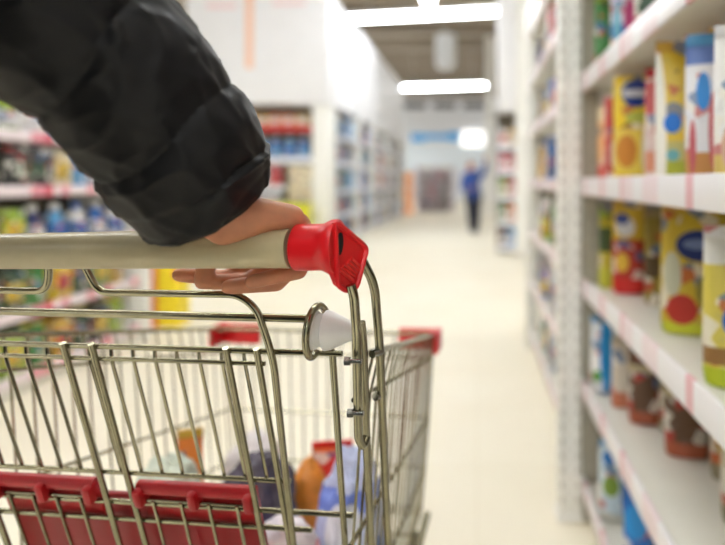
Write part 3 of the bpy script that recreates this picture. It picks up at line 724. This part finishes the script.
# red corner guards
for s_ in (1, -1):
    m = MB(); z = bz(0, .77)
    c0 = C(s_ * .247, .775, z)
    rotm = Matrix.Rotation(-A_, 3, 'Z')
    cc = C(s_ * .205, .777, z - .012); m.box(cc - V((.044, .007, .0225)), cc + V((.044, .007, .0225)), .004, 2, rotm)
    cc = C(s_ * .250, .755, z - .010); m.box(cc - V((.007, .03, .0225)), cc + V((.007, .03, .0225)), .004, 2, rotm)
    build('corner_guard', m, RED, cart)
# gate (rear flap)
def gv(z): return .07 + (1.0 - z) * .33
gate = build('gate', MB().tube([C(-.245, .06, 1.04), C(.245, .06, 1.04)], .0040, 12), CHROME, cart)
m = MB()
for (u0, u1, z, r) in ((-.27, .272, 1.004, .003), (-.19, .19, .990, .0024), (-.2, .197, .847, .0027), (-.26, .262, .806, .003), (-.215, .212, .782, .003), (-.22, .22, .70, .003)):
    build('cross_rod', MB().tube([C(u0, gv(z), z), C(u1, gv(z), z)], r, 10), CHROME, gate)
m = MB()
for u in (-.199, -.170, -.0225, .009, .154, .186):
    build('gate_bar', MB().tube([C(u, gv(1.006) - .005, 1.008), C(u + (.0 if u > 0 else -.004), gv(.5) - .006, .5)], .0034, 10), CHROME, gate)
m = MB()
for k in range(19):
    u = -.275 + k * .0245
    if min(abs(u - q) for q in (-.199, -.170, -.0225, .009, .154, .186)) < .004: u += .006
    if u > .175: continue
    m.tube(fillet([C(u - .004, gv(.99) + .010, .998), C(u, gv(.985) + .005, .985), C(u + .002, gv(.847) + .004, .845)], .006, 3), .0019, 8)
build('gate_wires', m, CHROME, gate)
m = MB()
lp_ = [(-.018, -.0, 1.118), (.0, .004, 1.118), (.0, .056, 1.085), (.012, .056, 1.0635), (.172, .054, 1.0635), (.190, .054, 1.045), (.203, .06, 1.0), (.190, .14, .74), (.178, .205, .5)]
lp_ = [(-.005, .036, 1.118), (.013, .036, 1.116), (.015, .05, 1.085), (.024, .055, 1.0625), (.172, .054, 1.0635), (.191, .054, 1.050), (.204, .062, 1.0), (.191, .146, .74), (.178, .215, .5)]
r_ = fillet([C(*q) for q in lp_], .02, 6)
m.tube(r_, .0036, 12)
m.tube([C(-.010 - (Cinv(p)[0]), Cinv(p)[1], p.z) for p in r_], .0036, 12)
build('gate_loop', m, CHROME, gate)
for s_ in (1, -1):
    m = MB(); ring = []
    for k in range(25):
        a = R_(-70 - 320 * k / 24); ring.append(C(s_ * (.2505 + .007 * k / 24 - .0035), .056 + .024 * math.cos(a), 1.029 + .0245 * math.sin(a)))
    tail = [C(s_ * .260, .075, 1.0), C(s_ * .249, gv(.74) - .005, .74), C(s_ * .242, gv(.5) - .005, .5)]
    m.tube(ring + tail, .0036, 10)
    build('gate_hinge', m, CHROME, gate)
    m = MB(); prof = [(.0, -.003), (.015, -.003), (.0185, 0), (.0185, .003), (.016, .005), (.016, .011), (.0195, .013), (.0185, .018), (.010, .036), (.009, .042)]
    xa = (C(s_, 0, 0) - C(0, 0, 0)); M = Matrix.Translation(C(s_ * .2475, .056, 1.030)) @ V((0, 0, 1)).rotation_difference(xa).to_matrix().to_4x4()
    m.lathe(prof, 28, M); build('bushing', m, WHITE_PL, gate)
# red seat panel
m = MB()
rotg = Matrix.Rotation(-A_, 3, 'Z') @ Matrix.Rotation(math.atan(.33), 3, 'X')
cc = C(-.007, gv(.72) + .012, .718); m.box(cc - V((.156, .004, .098)), cc + V((.156, .004, .098)), .003, 2, rotg)
panel = build('seat_panel', m, RED_DARK, cart)
for (a, b) in ((-.165, -.041), (.012, .150)):
    m = MB(); z = .826
    m.tube([C(a, gv(z) + .004, z), C(b, gv(z) + .004, z)], .0078, 14)
    for u in (a + .004, (a + b) / 2, b - .004):
        cc = C(u, gv(z - .01) - .001, z - .008); m.box(cc - V((.0055, .010, .012)), cc + V((.0055, .010, .012)), .004, 2, rotg)
    cc = C((a + b) / 2, gv(z - .03) + .006, z - .022); m.box(cc - V(((b - a) / 2, .004, .024)), cc + V(((b - a) / 2, .004, .024)), .002, 2, rotg)
    build('hinge_roll', m, mat('roll_red_plastic', lin(184, 20, 30), .38, 0, .05, 30), panel)
    m = MB()
    for k in range(4):
        u = a + (b - a) * (.14 + .24 * k)
        m.tube([C(u, gv(.812) - .004, .812), C(u, gv(.6) - .005, .6)], .0019, 8)
    m.tube([C(a + .01, gv(.812) - .002, .812), C(b - .01, gv(.812) - .002, .812)], .002, 8)
    build('panel_wires', m, CHROME, panel)
# chassis and wheels
m = MB()
for s_ in (1, -1):
    m.tube(fillet([C(s_ * .26, .20, .55), C(s_ * .25, .10, .20), C(s_ * .23, .72, .17), C(s_ * .22, .76, .17)], .05), .011, 12)
    m.tube([C(s_ * .262, .2, .5), C(s_ * .235, .72, .47)], .008, 10); m.tube([C(s_ * .24, .45, .18), C(s_ * .22, .66, .47)], .008, 10)
m.tube([C(-.24, .3, .185), C(.24, .3, .185)], .009, 10); m.tube([C(-.23, .74, .17), C(.23, .74, .17)], .009, 10); m.tube([C(-.262, .2, .5), C(.262, .2, .5)], .008, 10)
build('chassis', m, CHROME, cart)
for (u, v) in ((.24, .13), (-.24, .13), (.22, .74), (-.22, .74)):
    xa = (C(1, 0, 0) - C(0, 0, 0)); M = Matrix.Translation(C(u, v - .02, .058)) @ V((0, 0, 1)).rotation_difference(xa).to_matrix().to_4x4()
    w = build('wheel', MB().lathe([(.02, -.014), (.05, -.014), (.058, -.008), (.058, .008), (.05, .014), (.02, .014)], 28, M), RUBBER, cart)
    f = MB(); cc = C(u, v - .005, .11); f.box(cc - V((.022, .03, .004)), cc + V((.022, .03, .004)), .002)
    for s_ in (-1, 1): cc = C(u + s_ * .019, v - .012, .085); f.box(cc - V((.002, .015, .035)), cc + V((.002, .015, .035)), .001)
    f.tube([C(u, v, .11), C(u, v, .17)], .009, 10); build('caster_fork', f, CHROME_DARK, w)

# groceries in the basket
def zb(p): return bz(4, Cinv(V((p[0], p[1], 0)))[1]) + .013
def crumple(name, label, cat, loc, size, material, seed, amp=.16, f=9, rz=0.0, knot=None):
    t = thing(name, label, cat, (loc[0], loc[1], zb(loc)), rz)
    b = bmesh.new(); bmesh.ops.create_icosphere(b, subdivisions=5, radius=1)
    for v in b.verts:
        n = v.co.normalized(); q = 1 + amp * noise.fractal(n * 1.6 + V((seed, seed * 2, 0)), .9, 2.1, 4) + amp * .5 * abs(noise.noise(n * f * .5 + V((seed, 0, 1))))
        z = n.z * q; z = max(z, -.72)
        v.co = V((n.x * q * size[0] / 2, n.y * q * size[1] / 2, (z + .72) / 1.75 * size[2]))
    m = MB(); m.add(b); link('body', m.mesh('body'), material, t, False)
    if knot:
        rows = []
        for (r, z) in ((.012, -.02), (.01, .0), (.022, .025), (.03, .05)): rows.append([(r * math.cos(2 * math.pi * k / 16) * (1 + .25 * math.sin(5 * k)), r * math.sin(2 * math.pi * k / 16) * (1 + .25 * math.cos(3 * k)), size[2] * .97 + z) for k in range(16)])
        link('knot', MB().grid(rows, True, False).mesh('knot'), knot, t, False)
    return t
PL_B = print_mat('bag_blue_film', lin(196, 204, 236), [(.05, .09, lin(110, 140, 220)), (.15, .18, lin(120, 140, 220))], [(.0, .12, .03, .05, lin(236, 238, 246))], .25, .0)
crumple('plastic_bag', 'pale blue and white plastic bag in the cart basket by the right side', 'bag', (-.213, .985), (.108, .15, .225), PL_B, 3.1, .2)
crumple('grocery_bag', 'dark grey shiny plastic bag in the middle of the cart basket', 'bag', (-.372, .99), (.125, .14, .215), mat('dark_film', lin(84, 78, 92), .22, 0, .5, 26), 7.7, .22)
crumple('orange_bag', 'orange net of fruit between dark bag and red pouch in the cart', 'bag', (-.320, 1.10), (.072, .08, .165), mat('orange_net', lin(226, 140, 50), .45, 0, .25, 40, bump=.4), 5.2, .08)
pouch('red_pouch', 'red and white pouch standing near the front of the cart basket', 'pouch', (-.296, 1.19, zb((-.296, 1.19))), R_(8), .085, .05, .165,
      print_mat('red_pouch_print', lin(222, 44, 34), [(.075, .095, lin(240, 230, 220)), (0, .045, lin(236, 226, 226)), (.145, .17, lin(240, 120, 60))]), RED)
crumple('clear_bag', 'clear plastic bag of pale green produce at the left of the basket', 'bag', (-.522, .99), (.115, .13, .215), mat('clear_film', lin(220, 230, 214), .2, 0, .12, 25, alpha=.8), 2.4, .2)
crumple('white_bag', 'white plastic bag behind the dark grey bag in the cart', 'bag', (-.455, 1.19), (.14, .1, .17), mat('white_film', lin(236, 230, 232), .25, 0, .06, 25), 9.3, .2)
pouch('snack_pouch', 'small orange snack pouch upright at the left side of the basket', 'pouch', (-.548, 1.11, zb((-.548, 1.11))), R_(14), .045, .03, .215, pm('orange'), pm('golden'))
crumple('packet', 'white and pink packet lying nearest in the cart basket', 'packet', (-.292, .872), (.12, .11, .17), print_mat('packet_print', lin(236, 226, 232), [(.11, .13, lin(222, 150, 170))], (), .3, .15), 4.4, .1)

# ------------------------------------------------------------------ shopper at the handle
K = .968
def H(x, y, z): return V((x * K, y * K, CAM_Z + (z - CAM_Z) * K))
who = thing('person', 'shopper in black puffer jacket gripping the beige cart handle with right hand', 'person', (-.46, .07, 0))
def rhand(T):
    m = MB()
    wrist = H(-.236, .500, 1.152); fore = P(152, 108, .468); elb = P(-60, -85, .375)
    mcp = [H(-.170, .529, 1.1415), H(-.171, .550, 1.1325), H(-.180, .571, 1.128), H(-.195, .589, 1.1255)]
    fg = [
        [mcp[0], H(-.163, .563, 1.121), H(-.171, .556, 1.0885), H(-.207, .533, 1.0825)],
        [mcp[1], H(-.166, .588, 1.112), H(-.199, .576, 1.0740), H(-.236, .551, 1.0745)],
        [mcp[2], H(-.196, .605, 1.102), H(-.232, .592, 1.0725), H(-.270, .570, 1.0755)],
        [mcp[3], H(-.222, .612, 1.098), H(-.258, .598, 1.0745), H(-.295, .575, 1.0820)]]
    rad = [[.0112, .0092, .0082, .0068], [.012, .0100, .0090, .0074], [.0125, .0102, .0090, .0074], [.0125, .0102, .0088, .0072]]
    for p, r in zip(fg, rad): m.chain([T(q) for q in p], r)
    for q, r in zip(mcp, (.0125, .0135, .014, .0135)): m.capsule(T(wrist), T(q), .0185, r)
    for a, b in zip(mcp, mcp[1:]): m.capsule(T(a), T(b), .011, .0115)
    m.capsule(T(H(-.224, .512, 1.1345)), T(H(-.180, .526, 1.1425)), .0165, .0115)          # outer edge of the palm
    m.capsule(T(wrist), T(H(-.224, .512, 1.1345)), .02, .0165)
    m.capsule(T(H(-.232, .53, 1.142)), T(H(-.21, .565, 1.140)), .016, .015)
    m.chain([T(q) for q in (H(-.236, .528, 1.140), H(-.252, .562, 1.128), H(-.262, .574, 1.106), H(-.268, .566, 1.080))], [.016, .0125, .0105, .008])  # thumb
    m.chain([T(wrist), T(fore), T(elb)], [.0235, .032, .04])
    return m, elb, mcp, fg
idt = lambda p: p
mirr = lambda p: MIR(p, -.03)
m, elbow, mcp, fg = rhand(idt)
m2, e2, _, _ = rhand(mirr); elb_l = mirr(elbow)
sh_r, sh_l = V((-.285, .08, 1.43)), V((-.64, .10, 1.43))
body = MB(); body.add(m.bm); body.add(m2.bm)
body.capsule(elbow, sh_r, .042, .055); body.capsule(elb_l, sh_l, .042, .055)
bc = V((-.46, .07, 0))
body.capsule(sh_r, bc + V((0, 0, 1.40)), .06, .10); body.capsule(sh_l, bc + V((0, 0, 1.40)), .06, .10)
body.chain([bc + V((0, -.04, .92)), bc + V((0, 0, 1.15)), bc + V((0, 0, 1.38))], [.13, .13, .12])
body.chain([bc + V((0, .0, 1.42)), bc + V((0, .03, 1.58))], [.062, .056])
hd = bc + V((0, .055, 1.67))
body.capsule(hd + V((0, -.015, .03)), hd + V((0, .035, -.045)), .092, .062); body.capsule(hd + V((0, .05, -.07)), hd + V((0, .055, -.08)), .035, .03)
body.capsule(hd + V((0, .085, .0)), hd + V((0, .108, -.022)), .011, .015)
for s_ in (-1, 1): body.capsule(hd + V((s_ * .088, 0, .0)), hd + V((s_ * .093, -.006, -.03)), .018, .012)
for s_ in (-1, 1): body.chain([bc + V((s_ * .09, -.04, .92)), bc + V((s_ * .1, -.06, .5)), bc + V((s_ * .1, -.09, .09))], [.09, .06, .045])
BODY = link('body', remesh(body, 'body', .0024, 5), SKIN, who)
hr = MB(); hr.capsule(hd + V((0, -.03, .045)), hd + V((0, .02, .06)), .095, .085); hr.capsule(hd + V((0, -.045, .0)), hd + V((0, -.04, -.04)), .08, .06)
link('hair', remesh(hr, 'hair', .008, 3), mat('hair_dark', lin(46, 34, 28), .6), who)
ey = MB(); mo = MB()
for s_ in (-1, 1): ey.capsule(hd + V((s_ * .032, .083, .012)), hd + V((s_ * .034, .083, .012)), .011, .011)
link('eyes', ey.mesh('eyes'), mat('eye_white', lin(220, 215, 210), .2), who)
mo.capsule(hd + V((-.018, .09, -.055)), hd + V((.018, .09, -.055)), .006, .006); link('mouth', mo.mesh('mouth'), mat('lips', lin(170, 90, 84), .5), who)

# jacket: torso + two quilted sleeves
jk = MB()
jk.chain([bc + V((-.07, -.04, .82)), bc + V((-.06, -.02, 1.0)), bc + V((-.05, 0, 1.2)), bc + V((-.03, 0, 1.36))], [.185, .18, .18, .15])
jk.chain([bc + V((.07, -.04, .82)), bc + V((.06, -.02, 1.0)), bc + V((.05, 0, 1.2)), bc + V((.03, 0, 1.36))], [.185, .18, .18, .15])
jk.capsule(sh_r + V((0, 0, 0)), sh_r + V((-.06, 0, -.02)), .098, .11); jk.capsule(sh_l, sh_l + V((.06, 0, -.02)), .098, .11)
jk.capsule(sh_r, sh_r + (elbow - sh_r) * .4, .092, .078); jk.capsule(sh_l, sh_l + (elb_l - sh_l) * .4, .092, .078)
jk.capsule(sh_r + V((-.04, 0, -.04)), bc + V((0, 0, 1.36)), .1, .15); jk.capsule(sh_l + V((.04, 0, -.04)), bc + V((0, 0, 1.36)), .1, .15)
jk.capsule(bc + V((0, .01, 1.47)), bc + V((0, .01, 1.52)), .085, .075)
jacket = link('jacket', remesh(jk, 'jacket', .012, 4), JACKET, who)

def sleeve(T, name):
    # centre line and radii from cuff to shoulder
    path = [(P(207, 196, .496), .0585), (P(197, 181, .487), .0625), (P(179, 148, .474), .0640), (P(153, 110, .458), .0640), (P(113, 65, .439), .0645),
            (P(68, 25, .421), .0655), (P(10, -25, .400), .0690), (P(-60, -85, .372), .075), (V((-.325, .27, 1.375)), .080), (V((-.312, .17, 1.405)), .088), (V((-.318, .07, 1.42)), .10)]
    cs = [p for p, _ in path]; rs = [r for _, r in path]
    def at(t):
        f = t * (len(cs) - 1); i = min(int(f), len(cs) - 2); w = f - i
        p0, p1, p2, p3 = cs[max(i - 1, 0)], cs[i], cs[i + 1], cs[min(i + 2, len(cs) - 1)]
        p = .5 * ((2 * p1) + (p2 - p0) * w + (2 * p0 - 5 * p1 + 4 * p2 - p3) * w * w + (3 * p1 - p0 - 3 * p2 + p3) * w ** 3)
        return p, rs[i] * (1 - w) + rs[i + 1] * w
    # arc length table
    tt = [k / 400 for k in range(401)]; L = [0]
    for a, b in zip(tt, tt[1:]): L.append(L[-1] + (at(b)[0] - at(a)[0]).length)
    seams = [.0, .016, .066, .135, .205, .28, .36, .44, .52]
    n, rows = 144, []
    up = None; nv = 300
    for k in range(nv + 1):
        s = L[-1] * k / nv
        j = min(range(401), key=lambda q: abs(L[q] - s)) if k else 0
        t_ = tt[j]; c, r = at(t_)
        tn = (at(min(1, t_ + .01))[0] - at(max(0, t_ - .01))[0]).normalized()
        if up is None: up = (V((1, 0, 0)) - tn * tn.x).normalized()
        else: up = (up - tn * up.dot(tn)).normalized()
        w = tn.cross(up); row = []
        for q in range(n):
            a = 2 * math.pi * q / n; d = up * math.cos(a) + w * math.sin(a)
            # seams run slightly askew round the sleeve
            sk = s - .012 * math.cos(a - .6) + .004 * math.sin(3 * a)
            lo = max([x for x in seams if x <= sk], default=0); hi = min([x for x in seams if x > sk], default=sk + .1)
            g = (sk - lo) / max(hi - lo, .001); g = min(max(g, 0), 1)
            puff = (math.sin(math.pi * g) ** .55 if 0 < g < 1 else 0)
            base = p3 = c + d * r
            nz1 = noise.noise(V((base.x * 14, base.y * 14, base.z * 14)))
            # pulled folds: ridged noise stretched along the cuff direction, strongest near seams
            u1 = a * r
            rg = 1 - abs(noise.noise(V((u1 * 42 + s * 18, s * 26 - u1 * 9, 3.3))) * 2)
            rg2 = 1 - abs(noise.noise(V((u1 * 20 - s * 30, s * 20 + u1 * 22, 8.1))) * 2)
            near_s = math.exp(-((min(abs(sk - x) for x in seams)) / .022) ** 2)
            amp = .0056 if s > .018 else .003
            disp = amp * (puff - .75) + .0030 * nz1 + .0017 * max(rg, 0) ** 2 * (.25 + near_s) + .0028 * max(rg2, 0) ** 3 * .6
            if s < .02: disp -= .002
            row.append(T(base + d * disp))
        rows.append(row)
    m = MB()
    # inner lip of the cuff
    c, r = at(0); tn = (at(.02)[0] - at(0)[0]).normalized(); inner = []
    for dep, f in ((.03, .72), (.012, .80), (-.002, .88), (-.004, .96)):
        inner.append([T(c + tn * dep + (V(rw) - c if False else (rows_pt - c)) * f) for rows_pt in [cuff_pt(T, rows[0][q]) for q in range(n)]])
    m.grid(inner + rows, True, False)
    return build(name, m, JACKET, jacket)
def cuff_pt(T, p): return p if T is idt else T(p)
sleeve(idt, 'sleeve'); sleeve(mirr, 'sleeve')

tr = MB(); tr.capsule(bc + V((-.08, -.05, .9)), bc + V((.08, -.05, .9)), .14, .14)
for s_ in (-1, 1): tr.chain([bc + V((s_ * .09, -.04, .9)), bc + V((s_ * .1, -.06, .5)), bc + V((s_ * .1, -.09, .1))], [.125, .09, .075])
link('trousers', remesh(tr, 'trousers', .012, 4), mat('jeans_dark', lin(40, 46, 66), .8), who)
sh = MB()
for s_ in (-1, 1): sh.capsule(bc + V((s_ * .1, -.11, .055)), bc + V((s_ * .1, .06, .045)), .055, .045)
link('shoes', remesh(sh, 'shoes', .01, 3), mat('shoe_black', lin(24, 24, 26), .6), who)

# ------------------------------------------------------------------ world, camera, view
w = bpy.data.worlds.new('World'); S.world = w; w.use_nodes = True
w.node_tree.nodes['Background'].inputs[0].default_value = (1, 1, 1, 1); w.node_tree.nodes['Background'].inputs[1].default_value = .3
cam = bpy.data.cameras.new('camera'); co = bpy.data.objects.new('camera', cam); COL.objects.link(co)
co.location = (0, 0, CAM_Z); co.rotation_euler = (math.radians(90), 0, 0)
cam.sensor_width = 36; cam.lens = F_PX / 725 * 36
cam.shift_x = -(CX - 362.5) / 725; cam.shift_y = (CY - 272.5) / 725
cam.clip_start = .01; cam.clip_end = 200
cam.dof.use_dof = True; cam.dof.focus_distance = .545; cam.dof.aperture_fstop = 2.3; cam.dof.aperture_blades = 0
S.camera = co
S.view_settings.view_transform = 'Standard'; S.view_settings.look = 'None'; S.view_settings.gamma = 1; S.view_settings.use_curve_mapping = False
S.view_settings.exposure = 0.0
S.cycles.use_denoising = True; S.cycles.denoiser = 'OPENIMAGEDENOISE'
S.cycles.max_bounces = 10; S.cycles.diffuse_bounces = 6; S.cycles.sample_clamp_indirect = 10
